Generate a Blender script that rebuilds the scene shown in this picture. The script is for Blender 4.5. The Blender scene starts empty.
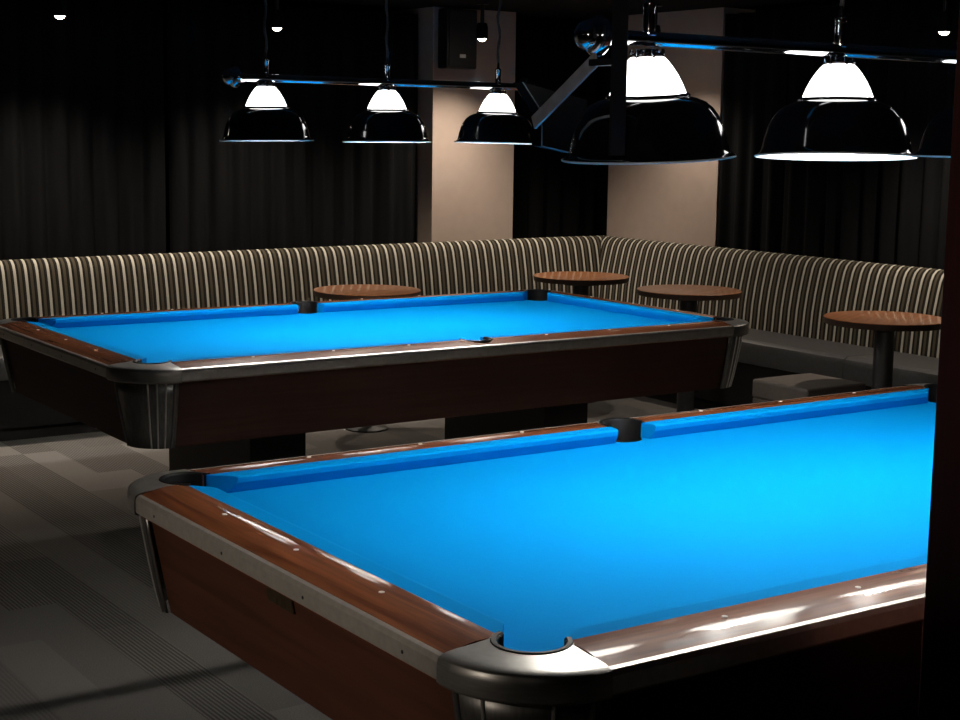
import bpy, bmesh, math, random
from mathutils import Matrix, Vector
random.seed(7)
PI = math.pi
SC = bpy.context.scene
COL = SC.collection

# ------------------------------------------------------------------ materials
def new_mat(name):
    m = bpy.data.materials.new(name); m.use_nodes = True
    nt = m.node_tree
    return m, nt, nt.nodes['Principled BSDF']

def mat(name, col, rough=0.5, metal=0.0, noise=0.12, scale=30.0, bump=0.0, coat=0.0, spec=0.5, aniso=0.0, stretch=(1, 1, 1)):
    m, nt, p = new_mat(name)
    tc = nt.nodes.new('ShaderNodeTexCoord'); mp = nt.nodes.new('ShaderNodeMapping')
    mp.inputs['Scale'].default_value = stretch
    nz = nt.nodes.new('ShaderNodeTexNoise'); nz.inputs['Scale'].default_value = scale; nz.inputs['Detail'].default_value = 4
    nt.links.new(tc.outputs['Object'], mp.inputs['Vector']); nt.links.new(mp.outputs['Vector'], nz.inputs['Vector'])
    rp = nt.nodes.new('ShaderNodeValToRGB')
    rp.color_ramp.elements[0].position = 0.3; rp.color_ramp.elements[1].position = 0.7
    rp.color_ramp.elements[0].color = tuple(c * (1 - noise) for c in col) + (1,)
    rp.color_ramp.elements[1].color = tuple(min(1, c * (1 + noise)) for c in col) + (1,)
    nt.links.new(nz.outputs['Fac'], rp.inputs['Fac']); nt.links.new(rp.outputs['Color'], p.inputs['Base Color'])
    p.inputs['Roughness'].default_value = rough; p.inputs['Metallic'].default_value = metal
    p.inputs['Specular IOR Level'].default_value = spec
    p.inputs['Coat Weight'].default_value = coat; p.inputs['Coat Roughness'].default_value = 0.12
    if bump:
        b = nt.nodes.new('ShaderNodeBump'); b.inputs['Strength'].default_value = bump; b.inputs['Distance'].default_value = 0.002
        nt.links.new(nz.outputs['Fac'], b.inputs['Height']); nt.links.new(b.outputs['Normal'], p.inputs['Normal'])
    return m

def emit(name, col, strength):
    m, nt, p = new_mat(name)
    p.inputs['Base Color'].default_value = (0.9, 0.9, 0.9, 1)
    p.inputs['Emission Color'].default_value = tuple(col) + (1,)
    p.inputs['Emission Strength'].default_value = strength
    return m

def wood(name, dark, light, rough=0.3, coat=0.5, axis=0, scale=1.0, spec=0.5):
    m, nt, p = new_mat(name)
    tc = nt.nodes.new('ShaderNodeTexCoord'); mp = nt.nodes.new('ShaderNodeMapping')
    s = [34.0 * scale] * 3; s[axis] = 1.6 * scale
    mp.inputs['Scale'].default_value = s
    nz = nt.nodes.new('ShaderNodeTexNoise'); nz.inputs['Scale'].default_value = 1.6; nz.inputs['Detail'].default_value = 7
    nz.inputs['Distortion'].default_value = 0.6
    rp = nt.nodes.new('ShaderNodeValToRGB')
    rp.color_ramp.elements[0].position = 0.32; rp.color_ramp.elements[0].color = tuple(dark) + (1,)
    rp.color_ramp.elements[1].position = 0.68; rp.color_ramp.elements[1].color = tuple(light) + (1,)
    nt.links.new(tc.outputs['Object'], mp.inputs['Vector']); nt.links.new(mp.outputs['Vector'], nz.inputs['Vector'])
    nt.links.new(nz.outputs['Fac'], rp.inputs['Fac']); nt.links.new(rp.outputs['Color'], p.inputs['Base Color'])
    p.inputs['Roughness'].default_value = rough; p.inputs['Coat Weight'].default_value = coat
    p.inputs['Coat Roughness'].default_value = 0.07
    p.inputs['Specular IOR Level'].default_value = spec
    return m

def stripes(name):
    # cream pin stripes, olive brown bands and near-black ground, repeating along local X
    m, nt, p = new_mat(name)
    tc = nt.nodes.new('ShaderNodeTexCoord'); sx = nt.nodes.new('ShaderNodeSeparateXYZ')
    nt.links.new(tc.outputs['Object'], sx.inputs[0])
    d = nt.nodes.new('ShaderNodeMath'); d.operation = 'DIVIDE'; d.inputs[1].default_value = 0.0605
    f = nt.nodes.new('ShaderNodeMath'); f.operation = 'FRACT'
    nt.links.new(sx.outputs[0], d.inputs[0]); nt.links.new(d.outputs[0], f.inputs[0])
    rp = nt.nodes.new('ShaderNodeValToRGB'); rp.color_ramp.interpolation = 'CONSTANT'
    cr = rp.color_ramp
    cols = [(0.0, (0.52, 0.49, 0.41)), (0.24, (0.012, 0.010, 0.008)), (0.46, (0.085, 0.070, 0.045)), (0.72, (0.012, 0.010, 0.008)),
            (0.86, (0.035, 0.03, 0.022)), (0.91, (0.012, 0.010, 0.008))]
    cr.elements[0].position = 0.0; cr.elements[0].color = cols[0][1] + (1,)
    cr.elements[1].position = cols[1][0]; cr.elements[1].color = cols[1][1] + (1,)
    for q, c in cols[2:]:
        e = cr.elements.new(q); e.color = c + (1,)
    nt.links.new(f.outputs[0], rp.inputs['Fac']); nt.links.new(rp.outputs['Color'], p.inputs['Base Color'])
    p.inputs['Roughness'].default_value = 0.9; p.inputs['Specular IOR Level'].default_value = 0.2
    return m

def carpet(name):
    m, nt, p = new_mat(name)
    L = nt.links
    tc = nt.nodes.new('ShaderNodeTexCoord'); mp = nt.nodes.new('ShaderNodeMapping')
    mp.inputs['Rotation'].default_value = (0, 0, PI / 2)
    L.new(tc.outputs['Object'], mp.inputs['Vector'])
    br = nt.nodes.new('ShaderNodeTexBrick')
    br.inputs['Scale'].default_value = 1.0; br.inputs['Brick Width'].default_value = 0.92; br.inputs['Row Height'].default_value = 0.165
    br.inputs['Mortar Size'].default_value = 0.0; br.inputs['Color1'].default_value = (0, 0, 0, 1)
    br.inputs['Color2'].default_value = (1, 1, 1, 1); br.offset = 0.37; br.offset_frequency = 3
    L.new(mp.outputs['Vector'], br.inputs['Vector'])
    base = nt.nodes.new('ShaderNodeValToRGB'); base.color_ramp.interpolation = 'CONSTANT'
    e = base.color_ramp.elements; e[0].position = 0; e[0].color = (0.120, 0.112, 0.103, 1); e[1].position = 0.34; e[1].color = (0.135, 0.126, 0.116, 1)
    for q, c in ((0.56, 0.150), (0.80, 0.185)):
        k = e.new(q); k.color = (c, c * 0.93, c * 0.86, 1)
    L.new(br.outputs['Color'], base.inputs['Fac'])
    amp = nt.nodes.new('ShaderNodeMapRange'); amp.inputs['From Min'].default_value = 0.62; amp.inputs['From Max'].default_value = 0.72
    amp.inputs['To Min'].default_value = 1.0; amp.inputs['To Max'].default_value = 0.0
    L.new(br.outputs['Color'], amp.inputs['Value'])
    # corduroy ribs running the length of the plank
    wv = nt.nodes.new('ShaderNodeTexWave'); wv.wave_type = 'BANDS'; wv.bands_direction = 'X'
    wv.inputs['Scale'].default_value = 24.0; wv.inputs['Distortion'].default_value = 0.25; wv.inputs['Detail'].default_value = 1
    L.new(tc.outputs['Object'], wv.inputs['Vector'])
    nz = nt.nodes.new('ShaderNodeTexNoise'); nz.inputs['Scale'].default_value = 220; L.new(tc.outputs['Object'], nz.inputs['Vector'])
    mr = nt.nodes.new('ShaderNodeMapRange'); mr.inputs['To Min'].default_value = 0.50; mr.inputs['To Max'].default_value = 1.38
    L.new(wv.outputs['Fac'], mr.inputs['Value'])
    mxr = nt.nodes.new('ShaderNodeMix'); mxr.data_type = 'FLOAT'; mxr.inputs['A'].default_value = 1.0
    L.new(amp.outputs[0], mxr.inputs['Factor']); L.new(mr.outputs[0], mxr.inputs['B'])
    mr2 = nt.nodes.new('ShaderNodeMapRange'); mr2.inputs['To Min'].default_value = 0.6; mr2.inputs['To Max'].default_value = 1.4
    L.new(nz.outputs['Fac'], mr2.inputs['Value'])
    mu = nt.nodes.new('ShaderNodeMath'); mu.operation = 'MULTIPLY'; L.new(mxr.outputs['Result'], mu.inputs[0]); L.new(mr2.outputs[0], mu.inputs[1])
    mx = nt.nodes.new('ShaderNodeVectorMath'); mx.operation = 'SCALE'
    L.new(base.outputs['Color'], mx.inputs[0]); L.new(mu.outputs[0], mx.inputs['Scale'])
    L.new(mx.outputs[0], p.inputs['Base Color'])
    p.inputs['Roughness'].default_value = 0.95; p.inputs['Specular IOR Level'].default_value = 0.1
    b = nt.nodes.new('ShaderNodeBump'); b.inputs['Strength'].default_value = 0.5; b.inputs['Distance'].default_value = 0.004
    L.new(mu.outputs[0], b.inputs['Height']); L.new(b.outputs['Normal'], p.inputs['Normal'])
    return m

M = dict(
    cloth=mat('blue_worsted_cloth', (0.0004, 0.200, 0.53), 0.9, noise=0.05, scale=400, spec=0.02),
    rail=wood('walnut_rail', (0.085, 0.026, 0.010), (0.21, 0.068, 0.026), 0.5, 0.8, spec=0.08),
    railx=wood('walnut_rail_cross', (0.085, 0.026, 0.010), (0.21, 0.068, 0.026), 0.5, 0.8, axis=1, spec=0.08),
    panel=wood('mahogany_panel_shaded', (0.026, 0.010, 0.0075), (0.040, 0.015, 0.010), 0.6, 0.0, spec=0.2),  # long aprons: darker copy of the wood, shade put into the colour
    panelx_lit=wood('mahogany_panel_cross_lit', (0.050, 0.019, 0.011), (0.074, 0.028, 0.016), 0.6, 0.0, axis=1, spec=0.2),  # end aprons: same wood made lighter, the light on them put into the colour
    trim=mat('satin_aluminium_trim', (0.62, 0.59, 0.54), 0.42, 0.75, noise=0.08, scale=60),
    cast=mat('brushed_casting', (0.40, 0.39, 0.37), 0.36, 0.8, noise=0.12, scale=25, stretch=(1, 1, 12)),
    cover=mat('corner_cover_metal', (0.22, 0.215, 0.205), 0.38, 0.85, noise=0.2, scale=25, stretch=(6, 6, 0.4)),
    rib=mat('bright_rib', (0.80, 0.78, 0.74), 0.3, 0.8, noise=0.05),
    black=mat('black_rubber', (0.004, 0.004, 0.0045), 0.55, spec=0.15, noise=0.2, scale=80),
    pedestal=mat('black_pedestal', (0.012, 0.009, 0.009), 0.5, noise=0.2, scale=10),
    dot=mat('pearl_sight', (0.8, 0.77, 0.7), 0.25, noise=0.05),
    screw=mat('dark_screw', (0.06, 0.06, 0.06), 0.4, 0.6),
    plate=mat('aged_brass_plate', (0.085, 0.06, 0.032), 0.45, 0.7, noise=0.35, scale=90),
    shade=mat('black_gloss_enamel', (0.0035, 0.0035, 0.004), 0.06, noise=0.05, spec=0.6, coat=0.6),
    shade_in=mat('white_enamel', (0.85, 0.84, 0.80), 0.5, noise=0.03),
    chrome=mat('polished_chrome', (0.72, 0.73, 0.75), 0.07, 1.0, noise=0.03),
    rim=mat('pale_metal_rim', (0.75, 0.75, 0.74), 0.45, 0.25, noise=0.03),
    chromed=mat('dark_chrome', (0.16, 0.17, 0.19), 0.28, 1.0, noise=0.05),
    cord=mat('black_cord', (0.07, 0.07, 0.07), 0.6, noise=0.5, scale=120),
    glass=emit('lit_opal_glass', (1.0, 0.985, 0.95), 5.0),
    bulb=emit('lit_bulb', (1.0, 0.95, 0.88), 860.0),
    spotlens=emit('lit_spot_lens', (1.0, 0.88, 0.72), 25.0),
    stripe=stripes('striped_bench_fabric'),
    vinyl=mat('charcoal_vinyl', (0.042, 0.041, 0.040), 0.5, noise=0.2, scale=60, bump=0.25),
    stool=mat('grey_brown_vinyl', (0.095, 0.080, 0.070), 0.5, noise=0.15, scale=60, bump=0.2),
    plinth=mat('black_plinth', (0.007, 0.006, 0.0055), 0.8, spec=0.1),
    table=wood('cherry_table_top', (0.25, 0.080, 0.022), (0.42, 0.155, 0.045), 0.4, 0.6, scale=1.4),
    tedge=mat('dark_table_edge', (0.025, 0.012, 0.007), 0.4),
    iron=mat('black_iron', (0.010, 0.010, 0.010), 0.5),
    curtain=mat('black_curtain_cloth', (0.0075, 0.0075, 0.0078), 0.95, noise=0.2, scale=8, spec=0.1, stretch=(3, 3, 0.3)),
    wall=mat('taupe_wall_paint', (0.46, 0.365, 0.305), 0.85, noise=0.03, scale=12, spec=0.2),
    dark=mat('black_paint', (0.012, 0.012, 0.0125), 0.9, noise=0.1, scale=5, spec=0.1),
    post=wood('dark_stained_timber', (0.034, 0.010, 0.0065), (0.050, 0.014, 0.009), 0.7, 0.0, axis=2, spec=0.1),
    speaker=mat('black_speaker_plastic', (0.012, 0.012, 0.012), 0.55),
    grille=mat('speaker_grille', (0.02, 0.02, 0.02), 0.7, noise=0.6, scale=300),
    badge=mat('silver_badge', (0.75, 0.75, 0.75), 0.4, 0.3),
    brushed=mat('brushed_steel', (0.42, 0.42, 0.43), 0.5, 0.3, noise=0.15, scale=30),
    screen=mat('black_gloss_screen', (0.0015, 0.0015, 0.0018), 0.5, noise=0.1, spec=0.06),
    floor=carpet('ribbed_plank_carpet'),
)

# ------------------------------------------------------------------ helpers
def link(name, bm, m, parent=None, smooth=None, bevel=0.0):
    bmesh.ops.recalc_face_normals(bm, faces=bm.faces[:])
    me = bpy.data.meshes.new(name); bm.to_mesh(me); bm.free()
    o = bpy.data.objects.new(name, me); COL.objects.link(o)
    for mm in (m if isinstance(m, (list, tuple)) else [m]): me.materials.append(mm)
    if parent: o.parent = parent
    if smooth is not None:
        me.polygons.foreach_set('use_smooth', [True] * len(me.polygons))
        me.set_sharp_from_angle(angle=math.radians(smooth))
    if bevel:
        b = o.modifiers.new('bevel', 'BEVEL'); b.width = bevel; b.segments = 3; b.limit_method = 'ANGLE'; b.angle_limit = 0.6
    return o

def thing(name, label, cat, loc=(0, 0, 0), rot=(0, 0, 0), group=None):
    o = bpy.data.objects.new(name, None); COL.objects.link(o)
    o.empty_display_size = 0.1
    o.location = loc; o.rotation_euler = rot
    o['label'] = label; o['category'] = cat
    if group: o['group'] = group
    return o

def tag(o, label, cat, group=None):
    o['label'] = label; o['category'] = cat
    if group: o['group'] = group
    return o

def dup(root, loc, label, rot=None, scale=None):
    r = root.copy(); COL.objects.link(r); r.location = loc; r['label'] = label
    if rot is not None: r.rotation_euler = rot
    for ch in list(root.children):
        c = ch.copy(); COL.objects.link(c); c.parent = r
        for g in list(ch.children):
            d = g.copy(); COL.objects.link(d); d.parent = c
    return r

def struct(name, bm, m, **k):
    o = link(name, bm, m, **k); o['kind'] = 'structure'; return o

def box(bm, x0, x1, y0, y1, z0, z1):
    v = [bm.verts.new(p) for p in ((x0, y0, z0), (x1, y0, z0), (x1, y1, z0), (x0, y1, z0), (x0, y0, z1), (x1, y0, z1), (x1, y1, z1), (x0, y1, z1))]
    for f in ((3, 2, 1, 0), (4, 5, 6, 7), (0, 1, 5, 4), (1, 2, 6, 5), (2, 3, 7, 6), (3, 0, 4, 7)):
        bm.faces.new([v[i] for i in f])
    return bm

def bx(*a): return box(bmesh.new(), *a)

def grid_surface(bm, rows, close_u=False, caps=False):
    """rows: list of equal length lists of points"""
    R = [[bm.verts.new(p) for p in r] for r in rows]
    n = len(R[0])
    for i in range(len(R) - 1):
        for j in range(n if close_u else n - 1):
            k = (j + 1) % n
            bm.faces.new((R[i][j], R[i][k], R[i + 1][k], R[i + 1][j]))
    if caps:
        bm.faces.new(R[0][::-1]); bm.faces.new(R[-1])
    return R

def lathe(bm, prof, n=48, cx=0, cy=0, mi=None, capped=(False, False)):
    rows = [[(cx + r * math.cos(2 * PI * i / n), cy + r * math.sin(2 * PI * i / n), z) for i in range(n)] for r, z in prof]
    f0 = len(bm.faces)
    R = grid_surface(bm, rows, close_u=True)
    if capped[0]: bm.faces.new(R[0][::-1])
    if capped[1]: bm.faces.new(R[-1])
    if mi is not None:
        bm.faces.ensure_lookup_table()
        for f in bm.faces[f0:]: f.material_index = mi
    return bm

def prism(bm, pts, z0, z1):
    a = [bm.verts.new((x, y, z0)) for x, y in pts]; b = [bm.verts.new((x, y, z1)) for x, y in pts]
    n = len(pts)
    for i in range(n): bm.faces.new((a[i], a[(i + 1) % n], b[(i + 1) % n], b[i]))
    bm.faces.new(a[::-1]); bm.faces.new(b)
    return bm

def tube(bm, pts, r, n=10):
    pts = [Vector(p) for p in pts]; rows = []
    for i, p in enumerate(pts):
        d = (pts[min(i + 1, len(pts) - 1)] - pts[max(i - 1, 0)]).normalized()
        a = d.orthogonal().normalized() if i == 0 else (a - d * a.dot(d)).normalized()
        b = d.cross(a)
        rr = r[i] if isinstance(r, (list, tuple)) else r
        rows.append([p + rr * (math.cos(2 * PI * k / n) * a + math.sin(2 * PI * k / n) * b) for k in range(n)])
    grid_surface(bm, rows, close_u=True, caps=True)
    return bm

def strip_extrude(profile, fa, fb, segs=1, quadcap=False):
    """extrude a closed (d,z) profile between two end functions giving (x,y) for depth d"""
    bm = bmesh.new(); rows = []
    for i in range(segs + 1):
        t = i / segs; row = []
        for d, z in profile:
            a = fa(d); b = fb(d)
            row.append((a[0] + (b[0] - a[0]) * t, a[1] + (b[1] - a[1]) * t, z))
        rows.append(row)
    R = grid_surface(bm, rows, close_u=True, caps=not quadcap)
    if quadcap:      # profile runs out along the top and back along the bottom
        n = len(profile)
        for r in (R[0], R[-1]):
            for i in range(n // 2 - 1): bm.faces.new((r[i], r[i + 1], r[n - 2 - i], r[n - 1 - i]))
    return bm

# ------------------------------------------------------------------ pool table
L, W = 1.27, 0.635           # half playing field
XO, YO = 1.435, 0.800        # outer rail edge
RC = 0.185                   # casting reach along each side
ZR, ZB = 0.800, 0.759        # rail top, bed cloth
PR = 0.060                   # pocket radius
PCX, PCY = L + 0.026, W + 0.026
SPY = W + 0.062; SPR = 0.054
CB = 0.05                    # cushion depth

def rail_z(d):               # top height by distance outside the cushion line (0..0.115)
    t = max(0, min(1, d / 0.115))
    return ZR + 0.003 * math.sin(PI * min(1, t * 1.3)) - 0.012 * t ** 3

def make_table(label, loc, seed):
    t = thing('pool_table', label, 'pool table', loc, group=None)
    # bed with bitten pockets
    pts = []
    def arc(cx, cy, r, a0, a1, n=14):
        return [(cx + r * math.cos(a0 + (a1 - a0) * i / n), cy + r * math.sin(a0 + (a1 - a0) * i / n)) for i in range(n + 1)]
    bxx, byy = L + CB - 0.01, W + CB - 0.01
    def corner(sx, sy):
        dx, dy = bxx - PCX, byy - PCY
        # crossing of circle with bed edge
        ex = math.sqrt(max(0, PR ** 2 - dx ** 2)); ey = math.sqrt(max(0, PR ** 2 - dy ** 2))
        a0 = math.atan2(-ex, dx); a1 = math.atan2(dy, -ey)
        if a0 < 0: a0 += 2 * PI
        p = arc(PCX, PCY, PR, a0, a1)      # goes from 270..360 down to 90..180 through 180 side
        return [(sx * x, sy * y) for x, y in p]
    def side(sy):
        dy = byy - SPY; e = math.sqrt(max(0, SPR ** 2 - dy ** 2))
        a0 = math.atan2(dy, e); a1 = math.atan2(dy, -e)
        if a1 > 0: a1 -= 2 * PI
        if a0 > 0 and dy < 0: a0 -= 2 * PI
        return [(x, sy * y) for x, y in arc(0, SPY, SPR, a0, a1)]
    c1 = corner(1, 1)          # from x edge to y edge (ccw)
    c2 = corner(-1, 1)[::-1]
    c3 = corner(-1, -1)
    c4 = corner(1, -1)[::-1]
    s1 = side(1); s2 = side(-1)[::-1]
    poly = c1 + s1 + c2 + c3 + s2 + c4
    bm = prism(bmesh.new(), poly, ZB - 0.03, ZB)
    link('cloth_bed', bm, M['cloth'], t)
    # cushions: nose profile (d from nose, z)
    cprof = [(0.0, ZR - 0.004), (0.004, ZR - 0.0005), (0.012, ZR + 0.0005), (CB, ZR), (CB, ZB), (0.016, ZB + 0.001), (0.002, ZR - 0.016)]
    tc = math.tan(math.radians(52)); ts = math.tan(math.radians(14))
    nc, ns = 0.086, 0.066
    for sy in (1, -1):
        for sx in (1, -1):
            fa = lambda d: (sx * (ns - d * ts), sy * (W + d))
            fb = lambda d: (sx * (L - nc + d * tc), sy * (W + d))
            link('cushion', strip_extrude(cprof, fa, fb), M['cloth'], t)
    for sx in (1, -1):
        fa = lambda d: (sx * (L + d), -(W - nc + d * tc))
        fb = lambda d: (sx * (L + d), (W - nc + d * tc))
        link('cushion', strip_extrude(cprof, fa, fb), M['cloth'], t)
    # wooden rails
    ds = [0, 0.012, 0.03, 0.05, 0.07, 0.085, 0.10, 0.108]
    rprof = [(CB + d, rail_z(d)) for d in ds] + [(CB + 0.108, 0.742), (CB, 0.742)]
    for sy in (1, -1):
        for sx in (1, -1):
            fa = lambda d: (sx * max(0.004, 0.063 if d < CB + 0.052 else 0.004), sy * (W + d))
            def fa(d):
                q = W + d - SPY
                w = math.sqrt(max(0.0, 0.061 ** 2 - q * q)) if q < 0.061 else 0.0
                return (sx * max(0.002, w), sy * (W + d))
            fb = lambda d: (sx * (XO - RC), sy * (W + d))
            # denser profile where the pocket bites
            dd = sorted(set(ds + [0.02, 0.04, 0.055, 0.062, 0.066, 0.070, 0.0725, 0.08]))
            pr = [(CB + d, rail_z(d)) for d in dd] + [(CB + d, 0.742) for d in dd[::-1]]
            r = link('rail', strip_extrude(pr, fa, fb, 1, True), M['rail'], t, smooth=35)
            for k in (1, 2, 3):
                x = sx * k * L / 4
                bm = bmesh.new(); lathe(bm, [(0.0055, 0.0), (0.0052, 0.0012), (0.0001, 0.0015)], 14, x, sy * (W + CB + 0.045))
                for v in bm.verts: v.co.z += rail_z(0.045)
                link('sight', bm, M['dot'], r)
    for sx in (1, -1):
        fa = lambda d: (sx * (L + d), -(YO - RC)); fb = lambda d: (sx * (L + d), YO - RC)
        r = link('rail', strip_extrude(rprof, fa, fb), M['railx'], t, smooth=35)
        for k in (-1, 0, 1):
            bm = bmesh.new(); lathe(bm, [(0.0055, 0.0), (0.0052, 0.0012), (0.0001, 0.0015)], 14, sx * (L + CB + 0.045), k * L / 4)
            for v in bm.verts: v.co.z += rail_z(0.045)
            link('sight', bm, M['dot'], r)
    # metal trim along the outer edge
    tprof = [(CB + 0.107, rail_z(0.107) + 0.0008), (CB + 0.115, rail_z(0.115) + 0.0006), (CB + 0.120, 0.780), (CB + 0.120, 0.752), (CB + 0.112, 0.746), (CB + 0.107, 0.746)]
    for sy in (1, -1):
        fa = lambda d: (-(XO - RC), sy * (W + d)); fb = lambda d: ((XO - RC), sy * (W + d))
        tr = link('edge_trim', strip_extrude(tprof, fa, fb), M['trim'], t)
    for sx in (1, -1):
        fa = lambda d: (sx * (L + d), -(YO - RC)); fb = lambda d: (sx * (L + d), YO - RC)
        tr = link('edge_trim', strip_extrude(tprof, fa, fb), M['trim'], t)
        for k in range(-3, 4, 2):
            bm = bmesh.new(); lathe(bm, [(0.0035, 0), (0.003, 0.001), (0.0001, 0.0013)], 10)
            bmesh.ops.rotate(bm, cent=(0, 0, 0), matrix=Matrix.Rotation(PI / 2 * sx, 3, 'Y'), verts=bm.verts)
            bmesh.ops.translate(bm, vec=(sx * (L + CB + 0.120), k * 0.17, 0.766), verts=bm.verts)
            link('screw', bm, M['screw'], tr)
    # corner castings, covers, pockets
    N = 28
    for sx in (1, -1):
        for sy in (1, -1):
            # outer path: from long-side joint round to short-side joint
            R0 = RC - 0.01
            def outer(off, n=N):
                p = [(XO - RC, YO + off)]
                for i in range(n + 1):
                    a = PI / 2 * (1 - i / n)
                    p.append((XO - R0 + (R0 + off) * math.cos(a), YO - R0 + (R0 + off) * math.sin(a)))
                p.append((XO + off, YO - RC))
                return p
            P0 = outer(0.005)
            n = len(P0)
            # inner path: along rail end, round the pocket, back
            a0 = math.atan2(W + CB - PCY, -math.sqrt(PR ** 2 - (W + CB - PCY) ** 2))
            a1 = math.atan2(-math.sqrt(PR ** 2 - (L + CB - PCX) ** 2), L + CB - PCX)
            inn = []
            for i in range(n):
                a = a0 + (a1 - a0) * i / (n - 1)
                inn.append((PCX + PR * math.cos(a), PCY + PR * math.sin(a)))
            inn[0] = (XO - RC, W + CB); inn[-1] = (L + CB, YO - RC)
            rows = []
            rows.append([(x, y, ZB - 0.05) for x, y in inn])
            rows.append([(x, y, ZR - 0.004) for x, y in inn])
            for s in (0.03, 0.25, 0.5, 0.72, 0.86, 0.94, 0.98, 1.0):
                row = []
                for i in range(n):
                    x = inn[i][0] + (P0[i][0] - inn[i][0]) * s; y = inn[i][1] + (P0[i][1] - inn[i][1]) * s
                    z = ZR + 0.0030 - 0.009 * s - 0.006 * s ** 14
                    row.append((x, y, z))
                rows.append(row)
            rows.append([(x, y, 0.774) for x, y in outer(0.0075)])
            rows.append([(x, y, 0.750) for x, y in outer(0.0075)])
            rows.append([(x, y, 0.744) for x, y in outer(0.002)])
            rows.append([(x, y, 0.744) for x, y in outer(-0.02)])
            rows = [[(sx * x, sy * y, z) for x, y, z in r] for r in rows]
            bm = bmesh.new(); grid_surface(bm, rows)
            cst = link('corner_casting', bm, M['cast'], t, smooth=40)
            # liner rim and cup
            bm = bmesh.new(); rr = []
            for k, (dr, z) in enumerate(((-0.006, ZB - 0.09), (-0.006, ZR + 0.001), (-0.003, ZR + 0.0045), (0.004, ZR + 0.0045), (0.006, ZR + 0.001))):
                row = []
                for i in range(25):
                    a = a0 + 0.10 + (a1 - a0 - 0.2) * i / 24
                    row.append((sx * (PCX + (PR + dr) * math.cos(a)), sy * (PCY + (PR + dr) * math.sin(a)), z))
                rr.append(row)
            grid_surface(bm, rr)
            cup = lathe(bm, [(PR + 0.004, ZB - 0.031), (PR, ZB - 0.08), (PR * 0.8, ZB - 0.12), (0.001, ZB - 0.13)], 28, sx * PCX, sy * PCY)
            link('pocket_liner', bm, M['black'], t, smooth=40)
            # tapered corner cover below
            cv = []
            for z, off in ((0.744, -0.022), (0.70, -0.028), (0.62, -0.042), (0.56, -0.054), (0.512, -0.066)):
                pth = outer(off, N)
                cv.append([(sx * x, sy * y, z) for x, y in pth])
            bm = bmesh.new(); grid_surface(bm, cv)
            cover = link('corner_cover', bm, M['cover'], t, smooth=40)
            s_ = cover.modifiers.new('thick', 'SOLIDIFY'); s_.thickness = 0.006; s_.offset = 0
            for q in ((0.0, 0.28, 0.76, 1.0) if seed == 1 else (0.0, 0.13, 0.26, 0.39, 1.0)):
                rb = []
                for z, off in ((0.742, -0.0185), (0.70, -0.0245), (0.62, -0.0385), (0.56, -0.0505), (0.513, -0.0625)):
                    a = PI / 2 * (1 - (0.02 + 0.96 * q)); ra = R0 + off
                    cxx, cyy = XO - R0, YO - R0
                    rb.append((sx * (cxx + ra * math.cos(a)), sy * (cyy + ra * math.sin(a)), z))
                bm = bmesh.new(); tube(bm, rb, 0.0032 if 0 < q < 1 else 0.005, 8)
                link('rib', bm, M['rib'] if 0 < q < 1 else M['cover'], cover, smooth=60)
    for sy in (1, -1):
        bm = bmesh.new(); rr = []
        for dr, z in ((-0.001, ZB - 0.09), (-0.001, ZR - 0.002), (0.001, ZR + 0.004), (0.008, ZR + 0.0045), (0.011, ZR + 0.002)):
            rr.append([((SPR + dr) * math.cos(a), sy * (SPY + (SPR + dr) * math.sin(a)), z) for a in [(-0.35 + (PI + 0.7) * i / 24) for i in range(25)]])
        grid_surface(bm, rr)
        lathe(bm, [(SPR + 0.003, ZB - 0.031), (SPR, ZB - 0.08), (SPR * 0.8, ZB - 0.12), (0.001, ZB - 0.13)], 28, 0, sy * SPY)
        link('pocket_liner', bm, M['black'], t, smooth=40)
        # bright horseshoe iron round the side pocket
        bm = bmesh.new()
        tube(bm, [(0.067 * math.cos(a), sy * (SPY + 0.067 * math.sin(a)), ZR + 0.002) for a in [(0.05 + (PI - 0.1) * i / 20) for i in range(21)]], 0.0028, 8)
        link('pocket_iron', bm, M['chromed'], t, smooth=60)
    # tapered apron panels
    def apron(profile, fa, fb, m, name): return link(name, strip_extrude(profile, fa, fb), m, t)
    ap = [(0.0, 0.744), (-0.045, 0.512), (-0.07, 0.512), (-0.03, 0.744)]
    for sy in (1, -1):
        fa = lambda d: (-(XO - RC - 0.002), sy * (YO - 0.028 + d)); fb = lambda d: (XO - RC - 0.002, sy * (YO - 0.028 + d))
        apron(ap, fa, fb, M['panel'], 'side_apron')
    for sx in (1, -1):
        fa = lambda d: (sx * (XO - 0.028 + d), -(YO - RC - 0.002)); fb = lambda d: (sx * (XO - 0.028 + d), YO - RC - 0.002)
        e = apron(ap, fa, fb, M['panelx_lit'], 'end_apron')
        if seed == 1 and sx == -1:
            bm = bx(-0.003, 0.003, -0.052, 0.052, -0.017, 0.017)
            pl = link('name_plate', bm, M['plate'], e, bevel=0.002)
            pl.location = (-(XO - 0.028 - 0.0055 + 0.003), -0.012, 0.716); pl.rotation_euler = (0, math.atan2(-0.045, 0.232), 0)
            for dy in (-0.046, 0.046):
                pass
    # underside board closing the cabinet
    link('underside_board', bx(-1.33, 1.33, -0.69, 0.69, 0.56, 0.60), M['pedestal'], t)
    for sx in (1, -1):
        x0, x1 = (0.568, 0.803) if sx > 0 else (-0.803, -0.568)
        p = link('pedestal', bx(x0, x1, -0.39, 0.39, 0.045, 0.56), M['pedestal'], t, bevel=0.004)
        link('foot_plate', bx(x0 + 0.02, x1 - 0.02, -0.36, 0.36, 0.0, 0.046), M['black'], p)
    return t

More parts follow.
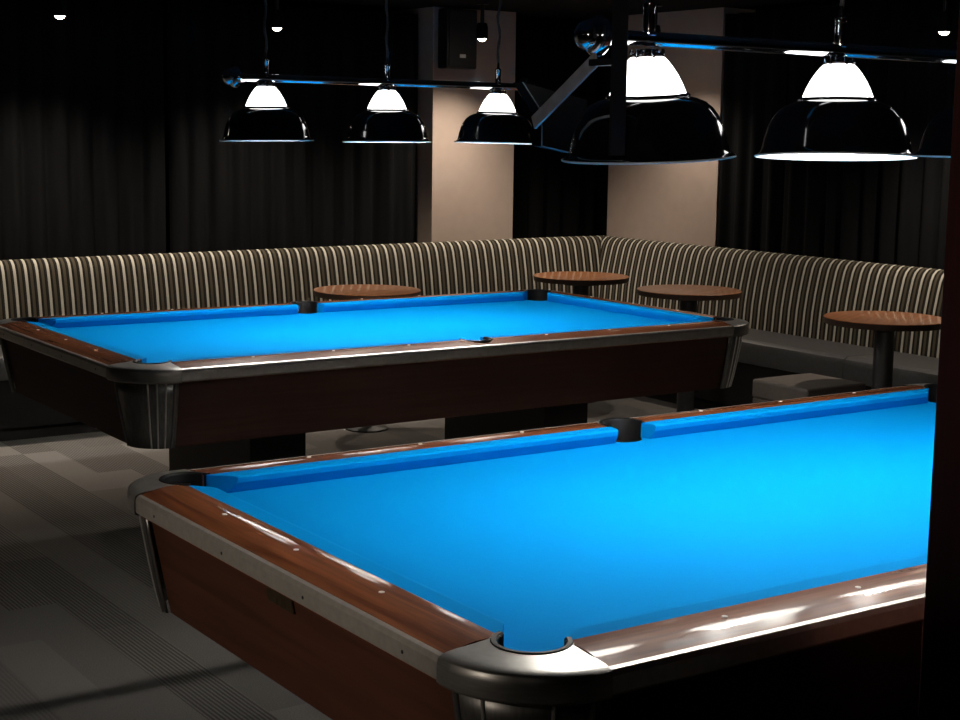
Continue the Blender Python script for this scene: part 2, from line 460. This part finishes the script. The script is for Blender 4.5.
NEAR = (2.673, 2.532, 0); FAR = (3.288, 5.570, 0)
make_table('nearer pool table with bright blue cloth and walnut rails, in front', NEAR, 1)
make_table('farther pool table with blue cloth, standing before the striped bench', FAR, 2)

# ------------------------------------------------------------------ lamp rails
def ball(bm, c, r, n=20, m=12):
    lathe(bm, [(max(1e-4, r * math.sin(PI * i / m)), c[2] - r * math.cos(PI * i / m)) for i in range(m + 1)], n, c[0], c[1]); return bm

ZBAR = 1.785
CEIL = 2.37
def make_rail(label, loc, xs, x0, x1):
    t = thing('lamp_rail', label, 'light fixture', loc)
    bm = bmesh.new(); tube(bm, [(x0, 0, 0), (x1, 0, 0)], 0.0155, 24)
    link('bar', bm, M['chrome'], t, smooth=40)
    for s, x in ((-1, x0), (1, x1)):
        bm = bmesh.new()
        prof = [(0.0001, -0.058), (0.016, -0.054), (0.026, -0.044), (0.030, -0.034), (0.026, -0.026), (0.034, -0.022), (0.041, -0.010), (0.041, 0.0), (0.032, 0.008), (0.020, 0.012), (0.018, 0.03)]
        lathe(bm, prof, 28, capped=(False, True))
        bmesh.ops.rotate(bm, cent=(0, 0, 0), matrix=Matrix.Rotation(PI / 2 if s < 0 else -PI / 2, 3, 'Y'), verts=bm.verts)
        bmesh.ops.translate(bm, vec=(x, 0, 0), verts=bm.verts)
        link('finial', bm, M['chrome'], t, smooth=40)
    for x in xs:
        bm = bmesh.new()
        lathe(bm, [(0.0165, 0.008), (0.0165, 0.013), (0.0125, 0.016), (0.0125, 0.062), (0.0135, 0.064), (0.0135, 0.072), (0.006, 0.078), (0.0045, 0.10)], 24, x, 0, capped=(True, True))
        col = link('stem_collar', bm, M['chrome'], t, smooth=40)
    for k, x in enumerate(xs):
        H = CEIL - loc[2]
        bm = bmesh.new()
        pts = [(x + 0.006 * math.sin(i * 1.3 + k), 0.004 * math.cos(i * 1.1), 0.09 + (H - 0.11) * i / 16) for i in range(17)]
        pts[0] = (x, 0, 0.09)
        tube(bm, pts, [0.0046 + 0.0016 * (i % 2) for i in range(17)], 8)
        link('cord', bm, M['cord'], t, smooth=60)
        bm = bmesh.new(); lathe(bm, [(0.045, H - 0.001), (0.045, H - 0.018), (0.012, H - 0.03)], 28, x, 0, capped=(True, True))
        link('ceiling_rose', bm, M['black'], t, smooth=40)
    return t

def make_lamp(label, loc, rot=(0, 0, 0)):
    """pendant shade, origin at the bar axis; rim hangs 0.24 below"""
    t = thing('pendant_lamp', label, 'lamp', loc, rot, 'pendant lamps over the pool tables')
    Z = -0.245
    # hood: outer skin gloss black (0), inner white (1), rim chrome
    out = [(0.080, 0.130), (0.088, 0.1285), (0.103, 0.1245), (0.121, 0.1165), (0.136, 0.104), (0.149, 0.086), (0.158, 0.065), (0.165, 0.041), (0.169, 0.020), (0.172, 0.012), (0.178, 0.007), (0.183, 0.004)]
    bm = bmesh.new(); lathe(bm, [(r, z + Z) for r, z in out], 64, mi=0)
    inn = [(0.182, 0.0015), (0.176, 0.004), (0.170, 0.009), (0.166, 0.020), (0.162, 0.041), (0.155, 0.063), (0.146, 0.083), (0.133, 0.101), (0.118, 0.1135), (0.102, 0.1215), (0.087, 0.1255), (0.079, 0.127)]
    lathe(bm, [(r, z + Z) for r, z in inn], 64, mi=1)
    link('hood', bm, [M['shade'], M['shade_in']], t, smooth=50)
    bm = bmesh.new()
    tube_pts = 64
    rows = []
    for i in range(12):
        a = 2 * PI * i / 12
        rows.append([((0.183 + 0.0022 * math.cos(a)) * math.cos(2 * PI * k / 64), (0.183 + 0.0022 * math.cos(a)) * math.sin(2 * PI * k / 64), Z + 0.0025 + 0.0022 * math.sin(a)) for k in range(64)])
    rows.append(rows[0]); grid_surface(bm, rows, close_u=True)
    bmesh.ops.remove_doubles(bm, verts=bm.verts, dist=1e-5)
    link('rim', bm, M['rim'], t, smooth=80)
    bm = bmesh.new(); lathe(bm, [(0.0885, 0.1285 + Z), (0.0905, 0.132 + Z), (0.086, 0.1355 + Z), (0.080, 0.134 + Z), (0.0795, 0.129 + Z)], 48)
    link('neck_ring', bm, M['chrome'], t, smooth=60)
    gl = [(0.081, 0.134), (0.079, 0.141), (0.0725, 0.157), (0.064, 0.174), (0.053, 0.191), (0.043, 0.204), (0.036, 0.211), (0.030, 0.213)]
    bm = bmesh.new(); lathe(bm, [(r, z + Z) for r, z in gl], 48)
    link('glass_dome', bm, M['glass'], t, smooth=60)
    bm = bmesh.new(); lathe(bm, [(0.034, 0.211 + Z), (0.036, 0.216 + Z), (0.030, 0.221 + Z), (0.018, 0.223 + Z), (0.014, 0.2285 + Z)], 32, capped=(True, True))
    for k in range(6):
        a = 2 * PI * k / 6 + 0.2; r = 0.033
        lathe(bm, [(0.0045, 0.209 + Z), (0.0045, 0.224 + Z), (0.003, 0.228 + Z)], 10, r * math.cos(a), r * math.sin(a), capped=(True, True))
    link('holder', bm, M['chrome'], t, smooth=40)
    bm = bmesh.new(); ball(bm, (0, 0, Z + 0.088), 0.030)
    lathe(bm, [(0.014, Z + 0.112), (0.014, Z + 0.130)], 16)
    link('bulb', bm, M['bulb'], t, smooth=80)
    return t

nx = (2.136, 2.708, 3.262); fx = (2.750, 3.302, 3.860)
make_rail('nearer chrome lamp rail hanging on cords above the front pool table', (0, NEAR[1], ZBAR), nx, 2.005, 3.42)
make_rail('farther chrome lamp rail hanging on cords above the back pool table', (0, FAR[1], ZBAR), fx, 2.625, 3.995)
nl = ['black hooded lamp on the nearer rail, partly behind the dark hanging strap', 'black hooded lamp on the nearer rail, middle one with white underside showing',
      'black hooded lamp on the nearer rail, cut by the dark timber post']
fl = ['black hooded lamp on the farther rail, next to its left end knob', 'black hooded lamp in the middle of the farther rail', 'black hooded lamp on the farther rail, in front of the taupe pier']
R_ = math.radians
first = make_lamp(nl[0], (nx[0] - 0.004, NEAR[1], ZBAR - 0.004), (R_(0.5), R_(-3.6), 0))
dup(first, (nx[1], NEAR[1], ZBAR), nl[1], (R_(-2.6), R_(2.0), 0))
dup(first, (nx[2], NEAR[1], ZBAR), nl[2], (R_(0.0), R_(0.5), 0))
for x, lb, r in zip(fx, fl, ((-1.0, -0.5), (-1.2, 0), (-0.5, 1.0))):
    dup(first, (x, FAR[1], ZBAR), lb, (R_(r[0]), R_(r[1]), 0))

# ------------------------------------------------------------------ dark hanging screen with strap and brace beside the near rail
t = thing('hanging_screen', 'black angled screen hung from the ceiling by a dark strap and steel brace', 'screen', (2.02, 2.46, CEIL))
link('drop_strap', bx(-0.078, -0.043, -0.054, -0.046, -(CEIL - 1.545), 0), M['iron'], t)
bm = bmesh.new()
def slab(bm, p0, p1, wdir, w, tdir, th):
    p0, p1, wdir, tdir = map(Vector, (p0, p1, wdir, tdir))
    vs = []
    for p in (p0, p1):
        for a, b in ((-1, -1), (1, -1), (1, 1), (-1, 1)):
            vs.append(bm.verts.new(p + wdir * w / 2 * a + tdir * th / 2 * b))
    for f in ((0, 1, 2, 3), (7, 6, 5, 4), (0, 4, 5, 1), (1, 5, 6, 2), (2, 6, 7, 3), (3, 7, 4, 0)): bm.faces.new([vs[i] for i in f])
p0 = Vector((-0.062, 0.02, 1.736 - CEIL)); p1 = Vector((-0.062, 0.23, 1.608 - CEIL))
d = (p1 - p0).normalized(); nrm = Vector((-0.62, -0.62, 0.45)); nrm = (nrm - d * nrm.dot(d)).normalized()
slab(bm, p0, p1, d.cross(nrm), 0.030, nrm, 0.006)
link('brace', bm, M['brushed'], t, bevel=0.001)
link('cross_arm', bx(-0.074, -0.047, -0.046, 0.03, 1.722 - CEIL, 1.735 - CEIL), M['iron'], t)
# screen slab: tilted panel behind the brace
pq = [(1.969, 2.75, 1.695), (2.021, 2.75, 1.633), (2.023, 2.75, 1.559), (2.109, 2.75, 1.544), (2.15, 2.75, 1.661)]
k = 1.02
bm = bmesh.new()
def scl(p, dy): # same sight of the panel at its own depth
    return (p[0] * k - 2.02, p[1] * k + dy - 2.46, 1.587 + (p[2] - 1.587) * k - CEIL)
fr = [bm.verts.new(scl(p, 0)) for p in pq]; bk = [bm.verts.new(scl(p, 0.035)) for p in pq]
bm.faces.new(fr); bm.faces.new(bk[::-1])
for i in range(5): bm.faces.new((fr[i], bk[i], bk[(i + 1) % 5], fr[(i + 1) % 5]))
sp = link('screen_panel', bm, M['screen'], t)
bm = bmesh.new(); tube(bm, [scl(pq[0], -0.002), scl(pq[1], -0.002), scl(pq[2], -0.002), scl(pq[3], -0.002)], 0.0016, 8)
link('edge_strip', bm, M['chromed'], sp, smooth=60)

# ------------------------------------------------------------------ bench
SEAT = [(0.012, 0.33), (0.0, 0.36), (0.0, 0.425), (0.008, 0.447), (0.03, 0.459), (0.08, 0.462), (0.44, 0.455), (0.445, 0.33)]
BASE = [(0.03, 0.07), (0.03, 0.329), (0.60, 0.329), (0.60, 0.07)]
PLIN = [(0.06, 0.0), (0.06, 0.07), (0.58, 0.07), (0.58, 0.0)]
BACK = [(0.44, 0.4555), (0.452, 0.60), (0.468, 0.70), (0.488, 0.79), (0.503, 0.845), (0.520, 0.878), (0.545, 0.899), (0.572, 0.905), (0.600, 0.896), (0.615, 0.87), (0.62, 0.83), (0.62, 0.331), (0.446, 0.331)]
def bench(label, loc, rotz, x0, x1, m0, m1, ph=0.0):
    t = thing('banquette', label, 'bench', loc, (0, 0, rotz), 'striped banquette units')
    # local x runs along the wall, local y towards it; m = mitre slope at each end
    g = 0.0025
    def ends(a, b): return (lambda d: (x0 + g + m0 * (d - 0.36), d)), (lambda d: (x1 - g + m1 * (d - 0.36), d))
    fa, fb = ends(x0, x1)
    link('seat', strip_extrude(SEAT, fa, fb, 6), M['vinyl'], t, smooth=40)
    link('base', strip_extrude(BASE, fa, fb), M['plinth'], t)
    link('plinth', strip_extrude(PLIN, fa, fb), M['plinth'], t)
    link('backrest', strip_extrude(BACK, fa, fb, 6), M['stripe'], t, smooth=40)
    if rotz == 0:      # the long run sits a touch lower towards its left end
        for ch in t.children:
            for v in ch.data.vertices: v.co.z *= 1 - 0.0085 * max(0, 6.2 - v.co.x)
    return t
YF, XF = 7.66, 6.02
cx_in = XF + 0.36
bench('striped bench unit against the long dark curtain, leftmost in view', (0, YF, 0), 0, 0.9, 3.30, 0, 0)
bench('striped bench unit behind the leftmost round cocktail table', (0, YF, 0), 0, 3.30, 5.10, 0, 0)
bench('striped bench unit below the taupe pier, running into the corner', (0, YF, 0), 0, 5.10, cx_in, 0, 1)
# right hand run: local x -> world -y
cy_in = YF + 0.36
bench('striped bench unit on the right wall, starting in the corner', (XF, 0, 0), -PI / 2, -cy_in, -6.70, -1, 0)
bench('striped bench unit on the right wall behind the grey cube stool', (XF, 0, 0), -PI / 2, -6.70, -5.50, 0, 0)
bench('striped bench unit on the right wall, nearest to the dark timber post', (XF, 0, 0), -PI / 2, -5.50, -3.90, 0, 0)

# ------------------------------------------------------------------ cocktail tables, stool
def cocktail(label, loc):
    t = thing('cocktail_table', label, 'table', loc, (0, 0, 0.5), 'round cocktail tables')
    bm = bmesh.new(); lathe(bm, [(0.282, 0.722), (0.285, 0.7495), (0.283, 0.752), (0.0001, 0.7525)], 64, capped=(True, False))
    bm.faces.ensure_lookup_table()
    for f in bm.faces:
        c = f.calc_center_median(); f.material_index = 1 if (c.z < 0.745) else 0
    link('table_top', bm, [M['table'], M['tedge']], t, smooth=35)
    bm = bmesh.new(); lathe(bm, [(0.047, 0.02), (0.047, 0.700)], 28, capped=(True, True)); link('column', bm, M['iron'], t, smooth=40)
    bm = bmesh.new(); lathe(bm, [(0.11, 0.700), (0.12, 0.712), (0.12, 0.722)], 28, capped=(True, True)); link('top_plate', bm, M['iron'], t, smooth=40)
    bm = bmesh.new(); lathe(bm, [(0.115, 0.0), (0.115, 0.008), (0.105, 0.014), (0.06, 0.022), (0.05, 0.03)], 40, capped=(True, True)); link('base', bm, M['iron'], t, smooth=40)
    return t
c0 = cocktail('round wood cocktail table nearest to the dark timber post', (5.635, 4.90, 0))
dup(c0, (5.672, 6.318, 0), 'round wood cocktail table in front of the right wall bench, beyond the far table corner')
dup(c0, (5.640, 7.240, 0), 'round wood cocktail table in the bench corner')
dup(c0, (4.090, 7.090, 0), 'round wood cocktail table leftmost, before the long bench')

t = thing('cube_stool', 'low grey vinyl cube stool beside the round table near the post', 'stool', (5.465, 5.205, 0), (0, 0, 0))
bm = bx(-0.2, 0.2, -0.185, 0.185, 0.33, 0.42)
bmesh.ops.subdivide_edges(bm, edges=bm.edges[:], cuts=3, use_grid_fill=True)
for v in bm.verts:
    if v.co.z > 0.41: v.co.z += 0.008 * max(0, 1 - (v.co.x / 0.2) ** 2) * max(0, 1 - (v.co.y / 0.2) ** 2)
link('seat_pad', bm, M['stool'], t, smooth=40, bevel=0.012)
link('body', bx(-0.197, 0.197, -0.182, 0.182, 0.03, 0.329), M['stool'], t, bevel=0.008)
for sx in (-1, 1):
    for sy in (-1, 1):
        bm = bmesh.new(); lathe(bm, [(0.018, 0), (0.02, 0.03)], 16, sx * 0.16, sy * 0.145, capped=(True, True)); link('foot', bm, M['black'], t)

# ------------------------------------------------------------------ room shell
RX0, RX1, RY0, RY1 = -3.2, 6.95, -2.6, 8.95
struct('floor', bx(RX0, RX1, RY0, RY1, -0.06, 0), M['floor'])
struct('ceiling', bx(RX0, RX1, RY0, RY1, CEIL, CEIL + 0.08), M['dark'])
struct('wall_back', bx(RX0, RX1, RY1, RY1 + 0.1, 0, CEIL), M['dark'])
struct('wall_right', bx(RX1, RX1 + 0.1, RY0, RY1, 0, CEIL), M['dark'])
struct('wall_left', bx(RX0 - 0.1, RX0, RY0, RY1, 0, CEIL), M['dark'])
struct('wall_front', bx(RX0, RX1, RY0 - 0.1, RY0, 0, CEIL), M['dark'])
struct('wall_back_pier', bx(5.352, 5.992, 8.45, RY1, 0, CEIL), M['wall'])
struct('wall_right_pier', bx(6.68, RX1, 7.213, 8.30, 0, CEIL), M['wall'])
struct('trim_1', bx(1.968, 2.62, 1.40, 1.60, 0, CEIL), M['post'], bevel=0.003)

def curtain(label, p0, p1, n_out, seed, z0=0.02, z1=2.33):
    """pleated drop between two floor points"""
    rnd = random.Random(seed)
    p0 = Vector(p0); p1 = Vector(p1); d = (p1 - p0); Ln = d.length; d.normalize(); n = Vector((-d.y, d.x))
    if n.dot(Vector(n_out)) < 0: n = -n
    N = int(Ln / 0.012)
    ph = [rnd.uniform(0, 6.28) for _ in range(4)]
    def off(s, z):
        a = 0.024 * math.sin(2 * PI * s / 0.145 + 1.5 * math.sin(s * 2.1 + ph[0]) + ph[1])
        b = 0.013 * math.sin(2 * PI * s / 0.36 + ph[2]) + 0.006 * math.sin(2 * PI * s / 0.071 + ph[3])
        return (a + b) * (1.0 - 0.18 * (z / z1)) + 0.004 * math.sin(z * 3 + s * 5)
    rows = []
    for j in range(13):
        z = z0 + (z1 - z0) * j / 12
        rows.append([(p0.x + d.x * Ln * i / N + n.x * off(Ln * i / N, z), p0.y + d.y * Ln * i / N + n.y * off(Ln * i / N, z), z) for i in range(N + 1)])
    bm = bmesh.new(); grid_surface(bm, rows)
    o = link('curtain', bm, M['curtain'], None, smooth=180)
    s = o.modifiers.new('thick', 'SOLIDIFY'); s.thickness = 0.004
    return tag(o, label, 'curtain', 'black curtains around the room')
curtain('black pleated curtain at the far left of the long bench', (0.3, 8.60), (3.60, 8.60), (0, -1), 1)
curtain('black pleated curtain between the left drop and the taupe back pier', (3.62, 8.60), (5.34, 8.60), (0, -1), 2)
curtain('narrow black curtain between the two taupe piers', (6.01, 8.68), (6.90, 8.68), (0, -1), 3)
curtain('black pleated curtain beside the right taupe pier', (6.715, 7.20), (6.715, 6.70), (-1, 0), 4)
curtain('black pleated curtain on the right wall reaching the dark post', (6.715, 6.69), (6.715, 3.6), (-1, 0), 5)

# wall speaker on the back pier
t = thing('wall_speaker', 'black box speaker high on the taupe back pier', 'speaker', (5.485, 8.45, 2.17))
link('cabinet', bx(-0.115, 0.115, -0.13, -0.02, -0.185, 0.185), M['speaker'], t, bevel=0.01)
link('grille', bx(-0.10, 0.10, -0.137, -0.131, -0.17, 0.17), M['grille'], t, bevel=0.002)
link('badge', bx(-0.022, 0.022, -0.140, -0.1375, -0.118, -0.096), M['badge'], t)
link('wall_bracket', bx(-0.05, 0.05, -0.02, 0.0, -0.06, 0.06), M['iron'], t)

# ------------------------------------------------------------------ ceiling spot lamps
def spot_lamp(label, loc, aim, power, dup_of=None, size=R_(120), tilt=(0, 0, 0)):
    if dup_of is None:
        t = thing('ceiling_spot', label, 'lamp', loc, tilt, 'small ceiling spot lamps')
        bm = bmesh.new(); H = CEIL - loc[2]
        lathe(bm, [(0.012, 0.09), (0.012, H - 0.012)], 16, capped=(True, True)); lathe(bm, [(0.04, H - 0.012), (0.04, H)], 24, capped=(True, True))
        link('mount', bm, M['iron'], t, smooth=40)
        bm = bmesh.new(); lathe(bm, [(0.026, 0.004), (0.034, -0.006), (0.036, -0.004), (0.036, 0.06), (0.03, 0.088), (0.010, 0.094)], 28, capped=(False, True))
        link('can', bm, M['black'], t, smooth=40)
        bm = bmesh.new()
        lathe(bm, [(0.0285, 0.0005), (0.026, -0.006), (0.018, -0.016), (0.009, -0.021), (0.0001, -0.022)], 24)
        link('lens', bm, M['spotlens'], t, smooth=80)
    else:
        t = dup(dup_of, loc, label, tilt)
    if power:
        li = bpy.data.lights.new('spot_light', 'SPOT'); li.energy = power; li.color = (1.0, 0.86, 0.72)
        li.spot_size = size; li.spot_blend = 0.8; li.shadow_soft_size = 0.03
        lo = bpy.data.objects.new('spot_light', li); COL.objects.link(lo)
        lo.location = (loc[0], loc[1], loc[2] - 0.026); lo.rotation_euler = tilt
    return t
SPW = 74
s0 = spot_lamp('small lit ceiling spot above the long curtain, leftmost in view', (2.774, 8.0, 2.157), None, SPW)
spot_lamp('small lit ceiling spot beside the cord of the farther lamp rail', (4.023, 8.0, 2.157), None, SPW, s0)
spot_lamp('small lit ceiling spot in front of the taupe back pier', (5.419, 8.0, 2.160), None, SPW, s0)
spot_lamp('small lit ceiling spot by the right wall above the rail', (6.25, 5.16, 2.115), None, SPW, s0)
spot_lamp('small lit ceiling spot at the far end of the long bench', (0.15, 8.0, 2.157), None, SPW, s0)
# unseen spots: the bench row carried on to the left and into the corner
spot_lamp('small lit ceiling spot further left along the long bench', (1.45, 8.0, 2.157), None, SPW, s0)
spot_lamp('small lit ceiling spot above the bench corner round table', (6.25, 7.35, 2.157), None, SPW * 0.55, s0)
aim = Vector((1.25, 2.55, 0.62)) - Vector((-2.6, 1.9, 2.13))  # added spot with no visible source, brightens the front table's end panel
q = aim.to_track_quat('-Z', 'Y').to_euler()
spot_lamp('added unseen ceiling spot brightening the end panel of the front pool table', (-2.6, 1.9, 2.157), None, 340, s0, size=R_(24), tilt=tuple(q))
q = (Vector((1.97, 1.95, 1.60)) - Vector((-1.2, -0.8, 2.13))).to_track_quat('-Z', 'Y').to_euler()  # another added, unseen spot, to lift the timber post and steel brace
spot_lamp('added unseen ceiling spot brightening the dark timber post', (-1.2, -0.8, 2.157), None, 210, s0, size=R_(25), tilt=tuple(q))

# ------------------------------------------------------------------ world, camera
w = bpy.data.worlds.new('night'); SC.world = w; w.use_nodes = True
w.node_tree.nodes['Background'].inputs['Color'].default_value = (0.9, 0.95, 1.0, 1)
w.node_tree.nodes['Background'].inputs['Strength'].default_value = 0.0

cam = bpy.data.cameras.new('camera'); co = bpy.data.objects.new('camera', cam); COL.objects.link(co)
cam.sensor_width = 36.0; cam.sensor_fit = 'HORIZONTAL'; cam.lens = 1543.77 / 960 * 36.0
cam.clip_start = 0.05
co.matrix_world = Matrix.Translation((0, 0, 1.5868)) @ Matrix.Rotation(-0.597057, 4, 'Z') @ Matrix.Rotation(PI / 2 - 0.1464187, 4, 'X') @ Matrix.Rotation(0.0145093, 4, 'Z')
SC.camera = co
vs = SC.view_settings
vs.view_transform = 'Standard'; vs.look = 'None'; vs.gamma = 1.0; vs.use_curve_mapping = False; vs.exposure = 0.0
